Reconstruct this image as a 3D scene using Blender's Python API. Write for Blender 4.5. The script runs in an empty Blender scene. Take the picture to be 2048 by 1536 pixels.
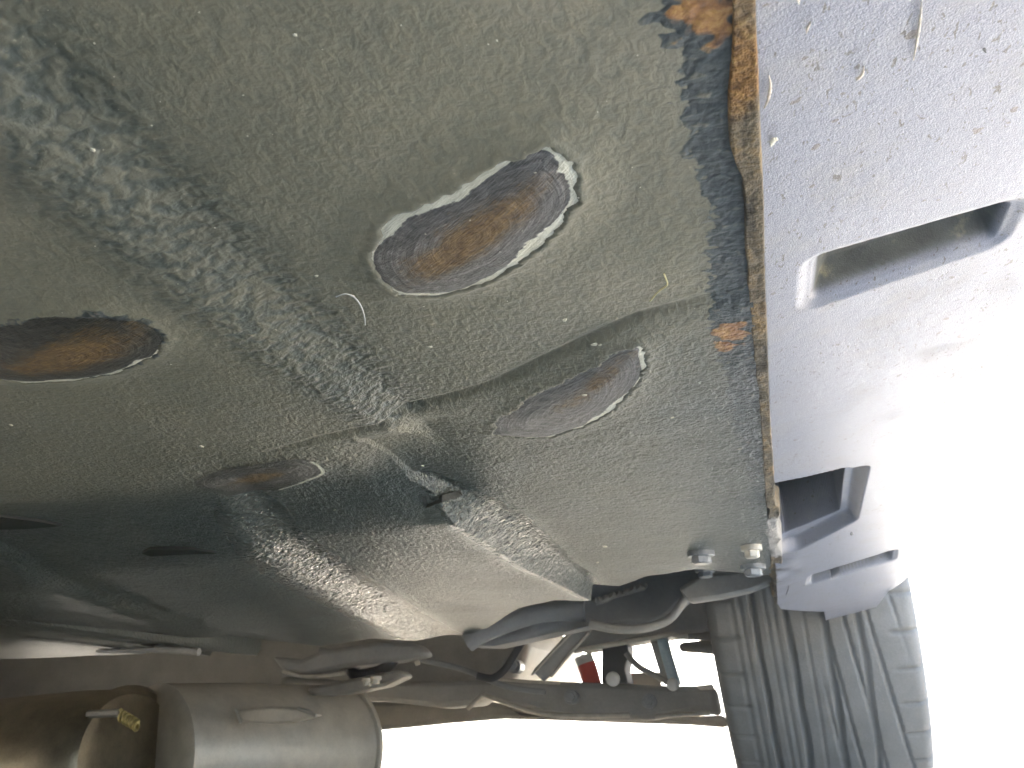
import bpy, bmesh, math, random
import numpy as np
from mathutils import Matrix, Vector, noise as mnoise
R_ = math.radians
sc = bpy.context.scene
rng = np.random.default_rng(7)
random.seed(7)

# ------------------------------------------------------------------ camera, light, exposure
W, H, F = 2048, 1536, 1926.0
CAM_Z = 0.10                                   # the phone lies almost on the ground
def cam_basis(vp, roll):
    v = np.array([vp[0]-W/2, vp[1]-H/2, F]); v /= np.linalg.norm(v)
    u = np.array([-math.sin(roll), -math.cos(roll), 0]); u -= u.dot(v)*v; u /= np.linalg.norm(u)
    return np.stack([np.cross(v, u), v, u])     # world = B @ (right, down, forward)
B = cam_basis((1562, 1450), R_(6))
cd = bpy.data.cameras.new('camera'); cam = bpy.data.objects.new('camera', cd); sc.collection.objects.link(cam)
cd.sensor_width = 36; cd.lens = F/W*36; cd.clip_start = 0.005; cd.clip_end = 2000
cd.dof.use_dof = True; cd.dof.focus_distance = .27; cd.dof.aperture_fstop = 64
M = Matrix.Identity(4)
for i in range(3):
    M[i][0] = B[i, 0]; M[i][1] = -B[i, 1]; M[i][2] = -B[i, 2]
M[2][3] = CAM_Z
cam.matrix_world = M
sc.camera = cam

SUN_EL, SUN_AZ = R_(33), R_(-15)                 # azimuth from +y (car's rear) towards +x (outside of the sill)
w = bpy.data.worlds.new('World'); sc.world = w; w.use_nodes = True
nt = w.node_tree; bg = nt.nodes['Background']
sky = nt.nodes.new('ShaderNodeTexSky'); sky.sky_type = 'NISHITA'; sky.sun_disc = False
sky.sun_elevation = SUN_EL; sky.sun_rotation = SUN_AZ; sky.dust_density = 2.0
nt.links.new(sky.outputs[0], bg.inputs[0]); bg.inputs[1].default_value = 0.15
sl = bpy.data.lights.new('sun', 'SUN'); sl.energy = 5.0; sl.angle = R_(0.5); sl.color = (1, .95, .87)
so = bpy.data.objects.new('sun', sl); sc.collection.objects.link(so)
sd_ = Vector((math.sin(SUN_AZ)*math.cos(SUN_EL), math.cos(SUN_AZ)*math.cos(SUN_EL), math.sin(SUN_EL)))
so.rotation_euler = sd_.to_track_quat('Z', 'Y').to_euler(); so.location = (3, 2, 5)
sc.view_settings.view_transform = 'Standard'; sc.view_settings.look = 'None'
sc.view_settings.exposure = 4.25; sc.view_settings.gamma = 1
sc.cycles.max_bounces = 10; sc.cycles.diffuse_bounces = 6

# ------------------------------------------------------------------ photo ray helpers (metres, z measured from the camera)
def ray(u, v): return B @ np.array([u-W/2, v-H/2, F])
def onz(u, v, z): d = ray(u, v); return d*(z/d[2])
def ony(u, v, y): d = ray(u, v); return d*(y/d[1])
def wz(p): return (float(p[0]), float(p[1]), float(p[2])+CAM_Z)

# ------------------------------------------------------------------ node helpers
class Mat:
    def __init__(s, name):
        s.m = bpy.data.materials.new(name); s.m.use_nodes = True
        s.t = s.m.node_tree; s.p = s.t.nodes['Principled BSDF']
        s.co = s.t.nodes.new('ShaderNodeTexCoord').outputs['Object']
    def n(s, ty, **kw):
        k = s.t.nodes.new(ty)
        for a, b in kw.items(): setattr(k, a, b)
        return k
    def put(s, sock, v):
        if hasattr(v, 'is_output'): s.t.links.new(v, sock)
        elif v is not None: sock.default_value = v if not (isinstance(v, tuple) and len(v) == 3 and len(sock.default_value) == 4) else v+(1,)
    def mapping(s, scale, rot=(0, 0, 0)):
        k = s.n('ShaderNodeMapping'); s.put(k.inputs[0], s.co); k.inputs['Scale'].default_value = scale; k.inputs['Rotation'].default_value = rot
        return k.outputs[0]
    def noise(s, scale, detail=3, rough=.55, vec=None, dist=0):
        k = s.n('ShaderNodeTexNoise'); s.put(k.inputs['Vector'], vec or s.co)
        k.inputs['Scale'].default_value = scale; k.inputs['Detail'].default_value = detail; k.inputs['Roughness'].default_value = rough
        k.inputs['Distortion'].default_value = dist
        return k.outputs[0]
    def voro(s, scale, vec=None, feature='F1', rand=1):
        k = s.n('ShaderNodeTexVoronoi', feature=feature); s.put(k.inputs['Vector'], vec or s.co); k.inputs['Scale'].default_value = scale
        k.inputs['Randomness'].default_value = rand
        return k.outputs[0]
    def ramp(s, fac, *stops):
        k = s.n('ShaderNodeValToRGB'); s.put(k.inputs[0], fac); e = k.color_ramp.elements
        while len(e) < len(stops): e.new(.5)
        for el, (p, c) in zip(e, stops):
            el.position = p; c = (c, c, c) if not isinstance(c, tuple) else c; el.color = c+(1,)
        return k.outputs[0]
    def mix(s, f, a, b, bt='MIX'):
        k = s.n('ShaderNodeMix', data_type='RGBA', blend_type=bt)
        s.put(k.inputs[0], f); s.put(k.inputs[6], a); s.put(k.inputs[7], b); return k.outputs[2]
    def math(s, op, a, b=0., c=0., clamp=False):
        k = s.n('ShaderNodeMath', operation=op, use_clamp=clamp)
        s.put(k.inputs[0], a); s.put(k.inputs[1], b); s.put(k.inputs[2], c); return k.outputs[0]
    def sstep(s, v, a, b):
        k = s.n('ShaderNodeMapRange', interpolation_type='SMOOTHSTEP'); s.put(k.inputs[0], v)
        k.inputs[1].default_value = a; k.inputs[2].default_value = b; return k.outputs[0]
    def attr(s, name):
        return s.n('ShaderNodeAttribute', attribute_name=name).outputs['Fac']
    def bump(s, h, dist, strength=1., nrm=None):
        k = s.n('ShaderNodeBump'); s.put(k.inputs['Height'], h); k.inputs['Distance'].default_value = dist
        s.put(k.inputs['Strength'], strength); s.put(k.inputs['Normal'], nrm); return k.outputs[0]
    def out(s, col=None, rough=None, metal=None, nrm=None, spec=None, **kw):
        s.put(s.p.inputs['Base Color'], col); s.put(s.p.inputs['Roughness'], rough); s.put(s.p.inputs['Metallic'], metal)
        s.put(s.p.inputs['Normal'], nrm); s.put(s.p.inputs['Specular IOR Level'], spec)
        for k, v in kw.items(): s.put(s.p.inputs[k], v)
        return s.m

def mat_undercoat():
    m = Mat('stone chip undercoat')
    grain = m.attr('grain')
    peel, tar, rust, dust = m.attr('peel'), m.attr('tar'), m.attr('rust'), m.attr('dust')
    n_c = m.noise(340, 1.5, .45, dist=.3); n_f = m.noise(900, 2, .55)
    n_str = m.noise(420, 3, .55, m.mapping((1, .7, 1), (0, 0, .5)), .5)
    n_big = m.noise(14, 5, .6)
    n_mid = m.noise(70, 4, .6)
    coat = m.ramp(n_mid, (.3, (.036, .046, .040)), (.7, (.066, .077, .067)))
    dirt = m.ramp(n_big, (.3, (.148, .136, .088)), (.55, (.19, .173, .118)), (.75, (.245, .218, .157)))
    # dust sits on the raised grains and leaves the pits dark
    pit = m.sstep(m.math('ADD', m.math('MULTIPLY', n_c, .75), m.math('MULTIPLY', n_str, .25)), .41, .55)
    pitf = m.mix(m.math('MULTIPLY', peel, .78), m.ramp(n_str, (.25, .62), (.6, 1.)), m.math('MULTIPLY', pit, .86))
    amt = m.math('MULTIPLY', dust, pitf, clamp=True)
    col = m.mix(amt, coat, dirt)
    speck = m.sstep(m.noise(1300, 2, .5), .66, .76)
    col = m.mix(m.math('MULTIPLY', speck, .35), col, (.42, .38, .29))
    tmask = m.sstep(m.math('ADD', tar, m.math('ADD', m.math('MULTIPLY', m.math('SUBTRACT', n_mid, .5), 1.1), m.math('MULTIPLY', m.math('SUBTRACT', n_c, .5), 1.5))), .42, .58)
    tarcol = m.ramp(n_c, (.3, (.018, .026, .028)), (.62, (.045, .055, .055)), (.8, (.16, .14, .10)))
    col = m.mix(tmask, col, tarcol)
    rcol = m.ramp(m.noise(260, 4, .65), (.3, (.07, .03, .012)), (.48, (.24, .10, .022)), (.6, (.36, .19, .045)), (.72, (.22, .07, .03)))
    rmask = m.sstep(m.math('ADD', rust, m.math('MULTIPLY', m.math('SUBTRACT', n_c, .5), 1.3)), .42, .62)
    col = m.mix(rmask, col, rcol)
    h = m.math('ADD', m.math('MULTIPLY', n_f, .35), n_str)
    nr = m.bump(h, .0024, m.math('ADD', .19, m.math('MULTIPLY', grain, .72)))
    nr = m.bump(n_c, .0042, m.math('ADD', m.math('MULTIPLY', peel, m.math('ADD', .3, m.math('MULTIPLY', grain, .4))), m.math('MULTIPLY', tmask, .3)), nr)
    rough = m.math('SUBTRACT', m.math('ADD', .37, m.math('MULTIPLY', amt, .27)), m.math('MULTIPLY', m.math('MULTIPLY', peel, grain), .2))
    return m.out(col, rough, None, nr, .75)

def mat_patch():
    m = Mat('scraped oval')
    r, rim, ox, oy, tone = m.attr('rad'), m.attr('rim'), m.attr('ox'), m.attr('oy'), m.attr('tone')
    cv = m.n('ShaderNodeCombineXYZ'); m.put(cv.inputs[0], ox); m.put(cv.inputs[1], oy)
    st = m.n('ShaderNodeMapping'); m.put(st.inputs[0], cv.outputs[0]); st.inputs['Scale'].default_value = (1, 7, 1)
    scr = m.noise(5, 5, .65, st.outputs[0], .4)                 # scratches along the oval
    gr = m.noise(520, 3, .6); md = m.noise(120, 4, .6)
    ring = m.noise(1, 2, .5)
    k = m.n('ShaderNodeCombineXYZ'); m.put(k.inputs[0], m.math('MULTIPLY', r, 16.)); m.put(k.inputs[1], ox)
    rg = m.noise(1.4, 3, .6, k.outputs[0])
    grey = m.ramp(m.math('ADD', m.math('MULTIPLY', rg, .6), m.math('MULTIPLY', gr, .4)), (.32, (.045, .043, .041)), (.5, (.10, .097, .093)), (.66, (.20, .195, .188)))
    dark = m.ramp(gr, (.35, (.012, .015, .013)), (.65, (.055, .05, .035)))
    col = m.mix(tone, dark, grey)
    rustc = m.ramp(m.math('ADD', m.math('MULTIPLY', scr, .6), m.math('MULTIPLY', gr, .4)), (.3, (.06, .028, .012)), (.44, (.13, .072, .025)), (.55, (.215, .125, .036)), (.65, (.30, .19, .06)), (.74, (.36, .25, .10)))
    rm = m.sstep(m.math('ADD', m.attr('core'), m.math('MULTIPLY', m.math('SUBTRACT', m.math('ADD', m.math('MULTIPLY', md, .5), m.math('MULTIPLY', scr, .5)), .5), 1.1)), .42, .74)
    col = m.mix(m.math('MULTIPLY', rm, .78), col, rustc)
    # primer showing where the coat broke away at the edge
    pr = m.math('ADD', rim, m.math('ADD', m.math('MULTIPLY', m.math('SUBTRACT', gr, .5), .5), m.math('MULTIPLY', m.math('SUBTRACT', md, .5), .5)))
    pm = m.sstep(pr, .40, .50)
    col = m.mix(pm, col, m.ramp(md, (.3, (.52, .50, .39)), (.7, (.74, .72, .60))))
    nr = m.bump(m.math('ADD', scr, m.math('ADD', gr, rg)), .0012, .6)
    return m.out(col, m.math('ADD', .4, m.math('MULTIPLY', rm, .35)), None, nr, .4)

def mat_silver():
    m = Mat('silver sill paint')
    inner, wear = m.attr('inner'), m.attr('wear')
    fl = m.noise(2600, 2, .6); sp = m.noise(10, 4, .6)
    vec = m.mapping((1, .42, 1), (0, 0, -.5))
    tick = m.sstep(m.noise(760, 2, .4, vec, 1.2), .635, .69)      # fine dark scuff ticks
    clus = m.sstep(m.noise(22, 3, .6), .36, .56)
    film = m.sstep(m.noise(60, 5, .65), .45, .75)
    col = m.ramp(fl, (.35, (.195, .20, .238)), (.65, (.262, .268, .308)))
    col = m.mix(m.math('MULTIPLY', film, .28), col, (.46, .42, .35))
    col = m.mix(m.math('MULTIPLY', m.math('MULTIPLY', tick, clus), .8), col, (.10, .085, .06))
    chip = m.sstep(m.noise(300, 2, .3), .735, .755)
    col = m.mix(m.math('MULTIPLY', chip, .7), col, (.14, .11, .08))
    wm = m.sstep(m.math('ADD', wear, m.math('MULTIPLY', m.math('SUBTRACT', m.noise(90, 4, .7), .5), 1.6)), .45, .6)
    col = m.mix(wm, col, m.ramp(m.noise(200, 3, .6), (.35, (.035, .03, .022)), (.6, (.15, .12, .08))))
    dirt_shade = m.ramp(m.noise(130, 4, .65), (.35, (.06, .062, .055)), (.6, (.10, .10, .088)), (.76, (.27, .24, .15)))
    dirt_shade = m.mix(m.attr('hole_shade'), dirt_shade, (.022, .024, .018))  # notch opens into a dark cavity: its shade is painted near black
    col = m.mix(inner, col, dirt_shade)
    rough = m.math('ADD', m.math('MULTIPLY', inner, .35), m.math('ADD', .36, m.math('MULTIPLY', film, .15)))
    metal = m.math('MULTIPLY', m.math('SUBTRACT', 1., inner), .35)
    nr = m.bump(m.math('ADD', fl, m.math('MULTIPLY', m.noise(300, 2), .8)), .00035, .5)
    return m.out(col, rough, metal, nr, .5)

def mat_simple(name, c1, c2, scale=60, rough=.5, metal=0., bump=.0006, bscale=400, spec=.5, detail=4):
    m = Mat(name)
    n = m.noise(scale, detail, .6); g = m.noise(bscale, 3, .6)
    col = m.ramp(m.math('ADD', m.math('MULTIPLY', n, .7), m.math('MULTIPLY', g, .3)), (.35, c1), (.65, c2))
    return m.out(col, m.math('ADD', rough-.08, m.math('MULTIPLY', n, .16)), metal, m.bump(m.math('ADD', g, n), bump, .6), spec)

def mat_flange():
    m = Mat('rusty pinch weld')
    st = m.noise(160, 5, .65, m.mapping((1, .22, 1))); g = m.noise(600, 3, .6); b = m.noise(28, 3, .6)
    col = m.ramp(m.math('ADD', m.math('MULTIPLY', st, .75), m.math('MULTIPLY', g, .25)), (.30, (.025, .024, .02)), (.44, (.075, .062, .042)), (.54, (.16, .125, .08)), (.64, (.25, .17, .075)), (.76, (.34, .29, .20)))
    col = m.mix(m.math('MULTIPLY', m.sstep(b, .50, .66), m.attr('rusty')), col, m.ramp(g, (.3, (.07, .035, .015)), (.55, (.25, .13, .04)), (.75, (.40, .28, .11))))
    wear = m.attr('wear')
    col = m.mix(m.math('MULTIPLY', m.sstep(m.math('ADD', wear, m.math('MULTIPLY', m.math('SUBTRACT', st, .5), 1.)), .4, .6), .85), col, (.40, .38, .36))
    return m.out(col, .72, None, m.bump(m.math('ADD', st, g), .0016, .8), .3)

def mat_tyre():
    m = Mat('dusty tyre rubber')
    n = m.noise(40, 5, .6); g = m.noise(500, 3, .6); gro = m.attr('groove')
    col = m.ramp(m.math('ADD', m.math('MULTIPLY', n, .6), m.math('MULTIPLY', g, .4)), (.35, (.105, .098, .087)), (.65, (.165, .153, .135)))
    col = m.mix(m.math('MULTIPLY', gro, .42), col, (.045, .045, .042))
    return m.out(col, .75, None, m.bump(g, .0006, .5), .3)

def mat_ground():
    m = Mat('pale concrete')
    n = m.noise(1.3, 6, .6); g = m.noise(60, 4, .6)
    col = m.ramp(m.math('ADD', m.math('MULTIPLY', n, .6), m.math('MULTIPLY', g, .4)), (.35, (.41, .37, .295)), (.65, (.55, .50, .41)))
    return m.out(col, .9, None, m.bump(g, .004, .5), .3)

MAT = dict(
    coat=mat_undercoat(), patch=mat_patch(), silver=mat_silver(), flange=mat_flange(), tyre=mat_tyre(), ground=mat_ground(),
    dark=mat_simple('dark steel lightened for glare', (.24, .232, .218), (.36, .35, .325), 30, .6, 0, .0008, 250),  # base colour raised to stand in for glare over the rear parts
    arm=mat_simple('blue grey pressed steel', (.19, .195, .20), (.28, .285, .285), 25, .45, 0, .0006, 300),
    plate=mat_simple('dusty bracket steel', (.22, .205, .18), (.34, .32, .28), 40, .5, .2, .0006, 300),
    steel=mat_simple('aluminised exhaust steel', (.52, .47, .39), (.72, .66, .56), 45, .42, .25, .0004, 500),
    pipe=mat_simple('browned exhaust steel', (.22, .185, .125), (.42, .355, .25), 45, .32, .8, .0004, 500),
    edge=mat_simple('bare worn metal edge', (.45, .42, .36), (.66, .62, .54), 80, .35, .5, .0003, 500),
    bolt=mat_simple('zinc bolt', (.20, .21, .22), (.36, .37, .38), 200, .35, .6, .0003, 900),
    brass=mat_simple('yellow passivated thread', (.42, .34, .12), (.62, .52, .22), 200, .3, .7, .0003, 900),
    rubber=mat_simple('black rubber', (.03, .03, .032), (.06, .06, .062), 60, .6, 0, .0005, 500),
    gap_black=mat_simple('black gap shade', (.008, .010, .008), (.018, .020, .016), 60, .6, 0, .0005, 500),
    red=mat_simple('red plastic', (.72, .06, .04), (.80, .09, .06), 90, .35, 0, .0002, 500),
    white=mat_simple('white plastic', (.72, .72, .70), (.82, .82, .80), 90, .4, 0, .0002, 500),
    blue=mat_simple('pale blue damper paint', (.26, .42, .52), (.50, .62, .68), 160, .4, 0, .0003, 500),
    paint=mat_simple('silver body paint', (.36, .38, .43), (.42, .44, .49), 300, .3, .4, .0001, 1500),
    straw=mat_simple('dry grass', (.40, .34, .16), (.55, .50, .28), 300, .7, 0, .0002, 900),
    fleck=mat_simple('pale grit', (.45, .42, .33), (.70, .67, .56), 500, .7, 0, .0002, 1500),
    mud=mat_simple('dried mud', (.58, .50, .40), (.72, .64, .54), 300, .8, 0, .0003, 1200),
    thread=mat_simple('grey thread', (.45, .46, .46), (.6, .6, .6), 300, .7, 0, .0001, 900),
)

# ------------------------------------------------------------------ object helpers
C = sc.collection
def link(name, me, mat, parent=None, smooth=True):
    o = bpy.data.objects.new(name, me); C.objects.link(o)
    if mat: me.materials.append(mat)
    if smooth: me.polygons.foreach_set('use_smooth', np.ones(len(me.polygons), dtype=bool))
    if parent: o.parent = parent
    return o
def grid_mesh(name, X, Y, Z, mat, parent, attrs=None, flip=False, wrap=False):
    nr, nc = X.shape
    me = bpy.data.meshes.new(name)
    v = np.stack([X, Y, Z], -1).reshape(-1, 3).astype(np.float32)
    r = np.arange(nr-1)[:, None]*nc; 
    if wrap:
        c = np.arange(nc)[None, :]; c2 = (c+1) % nc
    else:
        c = np.arange(nc-1)[None, :]; c2 = c+1
    q = np.stack([r+c, r+c2, r+nc+c2, r+nc+c], -1).reshape(-1, 4)
    if flip: q = q[:, ::-1]
    me.vertices.add(len(v)); me.vertices.foreach_set('co', v.ravel())
    me.loops.add(q.size); me.loops.foreach_set('vertex_index', q.ravel().astype(np.int32))
    me.polygons.add(len(q)); me.polygons.foreach_set('loop_start', (np.arange(len(q))*4).astype(np.int32))
    me.update(calc_edges=True)
    for k, a in (attrs or {}).items():
        at = me.attributes.new(k, 'FLOAT', 'POINT'); at.data.foreach_set('value', np.asarray(a, np.float32).ravel())
    return link(name, me, mat, parent)
def from_bm(name, bm, mat, parent=None, smooth=True, bevel=0, seg=2):
    me = bpy.data.meshes.new(name); bmesh.ops.recalc_face_normals(bm, faces=bm.faces); bm.to_mesh(me); bm.free()
    o = link(name, me, mat, parent, smooth)
    if bevel:
        b = o.modifiers.new('bevel', 'BEVEL'); b.width = bevel; b.segments = seg; b.limit_method = 'ANGLE'; b.angle_limit = R_(40)
    if smooth:
        try: me.set_sharp_from_angle(angle=R_(45))
        except Exception: pass
    return o
def slab(name, pts, y, thick, mat, parent, bevel=.003, z_add=0):
    """outline given by sight lines, standing at distance y, with real thickness along the car"""
    bm = bmesh.new(); f = []
    ys = y if isinstance(y, (list, tuple)) else [y]*len(pts)
    for (u, v), yy in zip(pts, ys): f.append(bm.verts.new(wz(ony(u, v, yy))))
    g = [bm.verts.new((p.co.x, p.co.y+thick, p.co.z+z_add)) for p in f]
    bm.faces.new(f); bm.faces.new(g[::-1])
    for i in range(len(f)): bm.faces.new((f[i], f[i-1], g[i-1], g[i]))
    bmesh.ops.triangulate(bm, faces=[q for q in bm.faces if len(q.verts) > 4])
    return from_bm(name, bm, mat, parent, True, bevel)
def catmull(P, n, closed=False):
    P = np.asarray(P, float); m = len(P); out = []
    idx = (lambda i: P[i % m]) if closed else (lambda i: P[min(max(i, 0), m-1)])
    for i in range(m if closed else m-1):
        p0, p1, p2, p3 = idx(i-1), idx(i), idx(i+1), idx(i+2)
        for t in np.arange(n)/n:
            out.append(.5*((2*p1)+(-p0+p2)*t+(2*p0-5*p1+4*p2-p3)*t*t+(-p0+3*p1-3*p2+p3)*t**3))
    if not closed: out.append(P[-1])
    return np.array(out)
def tube(name, pts, rad, mat, parent=None, seg=12, caps=True):
    pts = np.asarray(pts, float); n = len(pts); rad = np.broadcast_to(np.asarray(rad, float), (n,))
    T = np.gradient(pts, axis=0); T /= np.linalg.norm(T, axis=1)[:, None]
    a = np.array([0, 0, 1.]) if abs(T[0][2]) < .9 else np.array([1., 0, 0])
    bm = bmesh.new(); rings = []
    for i in range(n):
        a = a-a.dot(T[i])*T[i]; a /= np.linalg.norm(a); b = np.cross(T[i], a)
        rings.append([bm.verts.new(pts[i]+rad[i]*(math.cos(k)*a+math.sin(k)*b)) for k in np.arange(seg)*2*math.pi/seg])
    for i in range(n-1):
        for k in range(seg): bm.faces.new((rings[i][k], rings[i][(k+1) % seg], rings[i+1][(k+1) % seg], rings[i+1][k]))
    if caps: bm.faces.new(rings[0][::-1]); bm.faces.new(rings[-1])
    return from_bm(name, bm, mat, parent)
def ptube(name, pp, y, r, mat, parent, n=6, seg=12):
    ys = y if isinstance(y, (list, tuple)) else [y]*len(pp)
    P = [wz(ony(u, v, yy)) for (u, v), yy in zip(pp, ys)]
    return tube(name, catmull(P, n) if len(P) > 2 else np.linspace(P[0], P[1], 6), r, mat, parent, seg)
def ss(a, b, x):
    t = np.clip((x-a)/(b-a), 0, 1); return t*t*(3-2*t)
def sdist(poly, X, Y):
    """signed distance to an open polyline whose ends run on; positive on its left (towards the middle of the car)"""
    P = np.asarray(poly, float)[:, :2].copy()
    P[0] = P[0]-(P[1]-P[0])/np.linalg.norm(P[1]-P[0])*3; P[-1] = P[-1]+(P[-1]-P[-2])/np.linalg.norm(P[-1]-P[-2])*3
    best = np.full(X.shape, 1e9); sg = np.zeros(X.shape)
    for a, b in zip(P[:-1], P[1:]):
        d = b-a; t = np.clip(((X-a[0])*d[0]+(Y-a[1])*d[1])/d.dot(d), 0, 1)
        ex, ey = X-a[0]-t*d[0], Y-a[1]-t*d[1]; D = np.hypot(ex, ey)
        s = np.sign(d[0]*(Y-a[1])-d[1]*(X-a[0])); k = D < best
        best = np.where(k, D, best); sg = np.where(k, s, sg)
    return best*sg
def pdist(poly, X, Y):
    """signed distance to a closed outline, positive inside"""
    P = np.asarray(poly, float)[:, :2]; best = np.full(X.shape, 1e9); ins = np.zeros(X.shape, bool)
    for a, b in zip(P, np.roll(P, -1, 0)):
        d = b-a; t = np.clip(((X-a[0])*d[0]+(Y-a[1])*d[1])/max(d.dot(d), 1e-12), 0, 1)
        best = np.minimum(best, np.hypot(X-a[0]-t*d[0], Y-a[1]-t*d[1]))
        if a[1] != b[1]:
            ins ^= ((a[1] > Y) != (b[1] > Y)) & (X < (b[0]-a[0])*(Y-a[1])/(b[1]-a[1])+a[0])
    return np.where(ins, best, -best)
def vnoise(X, Y, cell, seed=0):
    """smooth value noise"""
    x = X/cell; y = Y/cell; xi = np.floor(x).astype(np.int64); yi = np.floor(y).astype(np.int64); fx = x-xi; fy = y-yi
    def h(i, j):
        k = (i*374761393+j*668265263+seed*974711) & 0xffffffff; k = ((k ^ (k >> 13))*1274126177) & 0xffffffff
        return ((k ^ (k >> 16)) & 0xffff)/65535.
    sx = fx*fx*(3-2*fx); sy = fy*fy*(3-2*fy)
    return (h(xi, yi)*(1-sx)+h(xi+1, yi)*sx)*(1-sy)+(h(xi, yi+1)*(1-sx)+h(xi+1, yi+1)*sx)*sy

# ------------------------------------------------------------------ the setting
me = bpy.data.meshes.new('ground'); s = 55
me.from_pydata([(-s, -s, 0), (s, -s, 0), (s, s, 0), (-s, s, 0)], [], [(0, 1, 2, 3)])
g = link('ground', me, MAT['ground'], None, False); g['kind'] = 'structure'

# ------------------------------------------------------------------ the car
car = bpy.data.objects.new('parked_car', None); C.objects.link(car)
car['label'] = 'underside of a parked silver car, undercoated floor, sill, exhaust and rear wheel seen from below'
car['category'] = 'car'
Z0 = 0.100                                      # floor above the camera

pl = lambda z, *pp: np.array([onz(u, v, z)[:2] for u, v in pp])
CROSS = pl(.0985, (1480, 590), (1290, 648), (1130, 720), (1000, 778), (880, 812), (760, 836), (640, 858), (480, 900), (250, 930), (0, 965))
B1U = pl(.0995, (60, 60), (330, 330), (560, 560), (700, 690), (800, 790), (850, 850))
B1L = pl(.0935, (-150, 200), (120, 420), (350, 600), (520, 720), (640, 790), (740, 850))
B3U = pl(.097, (720, 866), (820, 962), (915, 985), (985, 1005), (1045, 1046), (1120, 1115), (1180, 1168), (1260, 1230))
B3L = pl(.083, (672, 872), (775, 985), (870, 1043), (960, 1097), (1050, 1152), (1150, 1198), (1240, 1240))
B4U = pl(.083, (420, 960), (520, 1060), (650, 1140), (760, 1205), (850, 1255), (960, 1310))
B4L = pl(.074, (300, 1000), (430, 1105), (560, 1185), (680, 1243), (780, 1280), (900, 1330))
B5U = pl(.074, (-200, 1080), (0, 1150), (250, 1215), (480, 1290), (600, 1330))
B5L = pl(.067, (-200, 1130), (0, 1195), (220, 1255), (420, 1312), (520, 1345))
RECESS = pl(.0965, (712, 878), (880, 856), (920, 900), (930, 985), (850, 1002), (790, 970))
def band(U, L, X, Y, p=1.):
    a = sdist(U, X, Y); b = sdist(L, X, Y)       # positive = left
    t = np.where(a <= 0, 0, np.where(b >= 0, 1, a/np.maximum(a-b, 1e-9)))
    return t
def floor_parts(X, Y):
    beh = -sdist(CROSS, X, Y)                    # CROSS runs right to left: its left hand points forward
    beh = -beh if CHK else beh
    wl = ss(-.12, -.20, X)                       # joint widens into a soft blend on the left
    bh = ss(0, 1, (beh+.004+.03*wl)/(.013+.06*wl))
    t1 = band(B1U, B1L, X, Y); t3 = band(B3U, B3L, X, Y); t4 = band(B4U, B4L, X, Y); t5 = band(B5U, B5L, X, Y)
    return beh, bh, t1, t3, t4, t5
CHK = False
_t = -sdist(CROSS, np.array([-.1]), np.array([.6]))
CHK = bool(_t[0] < 0)                            # make 'behind' positive
def drop_base(X, Y):
    beh, bh, t1, t3, t4, t5 = floor_parts(X, Y)
    s1 = ss(0, 1, t1)
    s3 = t3**1.5*(1-.25*(1-t3)); s3 = np.clip(s3, 0, 1)
    s4 = ss(0, 1, t4); s5 = ss(0, 1, t5)
    a3 = -sdist(B3L, X, Y)
    fb = ss(.01, .12, beh)
    fc = ss(.045, .125, beh)
    d = .0055*s1*(1-bh*ss(-.01, .055, beh))+bh*(.0012+(.0012+.0105*fc)*s3+(.0055*s4+.005*s5)*fb)
    # bulge flattens away from its lip so the belly is slightly hollow
    d -= bh*.004*ss(0, .10, np.maximum(-a3, 0))*(1-s4)
    # dents and slow waviness of the pressed sheet
    d += .0010*(vnoise(X, Y, .045, 3)-.5)+.0005*(vnoise(X, Y, .017, 4)-.5)
    # recess pressed up beside the nose of the bulge
    d -= .0030*ss(-.012, .012, pdist(RECESS, X, Y))
    # sealed joint: a narrow groove across the sheet
    d -= .0016*np.exp(-((beh+.002)/.0020)**2)*ss(-.19, -.11, X)*ss(.0, -.03, X)
    return d
def drop(X, Y):
    d = drop_base(X, Y)
    # shallow swelling under the scraped ovals
    for k, (o, hgt) in enumerate(zip(OV, (.0035, .003, .0012, .003))):
        m = (X > o[:, 0].min()-.05) & (X < o[:, 0].max()+.05) & (Y > o[:, 1].min()-.06) & (Y < o[:, 1].max()+.06)
        if m.any():
            q = np.zeros(X.shape); q[m] = ss(-.012, .012, pdist(o, X[m], Y[m])); d = d+hgt*q
    return d
def onfloor(u, v, lift=0., drop=drop):
    z = Z0
    for _ in range(12):
        p = onz(u, v, z); z = .5*z+.5*(Z0-float(drop(np.array([p[0]]), np.array([p[1]]))[0])-lift)
    return onz(u, v, z)

OVPX = ([(745, 490), (768, 442), (850, 390), (970, 333), (1040, 298), (1098, 284), (1138, 306), (1158, 345), (1153, 388), (1110, 450), (1040, 515), (960, 558), (880, 580), (800, 578), (762, 552), (743, 520)],
    [(985, 862), (1000, 828), (1080, 778), (1180, 730), (1238, 692), (1278, 682), (1291, 708), (1280, 750), (1232, 808), (1170, 845), (1100, 868), (1040, 868)],
    [(395, 966), (430, 942), (520, 925), (600, 916), (640, 930), (638, 948), (560, 974), (470, 984)],
    [(-70, 705), (-45, 655), (60, 628), (200, 618), (290, 638), (328, 668), (305, 705), (235, 735), (150, 751), (50, 756), (-45, 745)])
OV = [np.array([onfloor(u, v, 0., drop_base)[:2] for u, v in q]) for q in OVPX]
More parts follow.
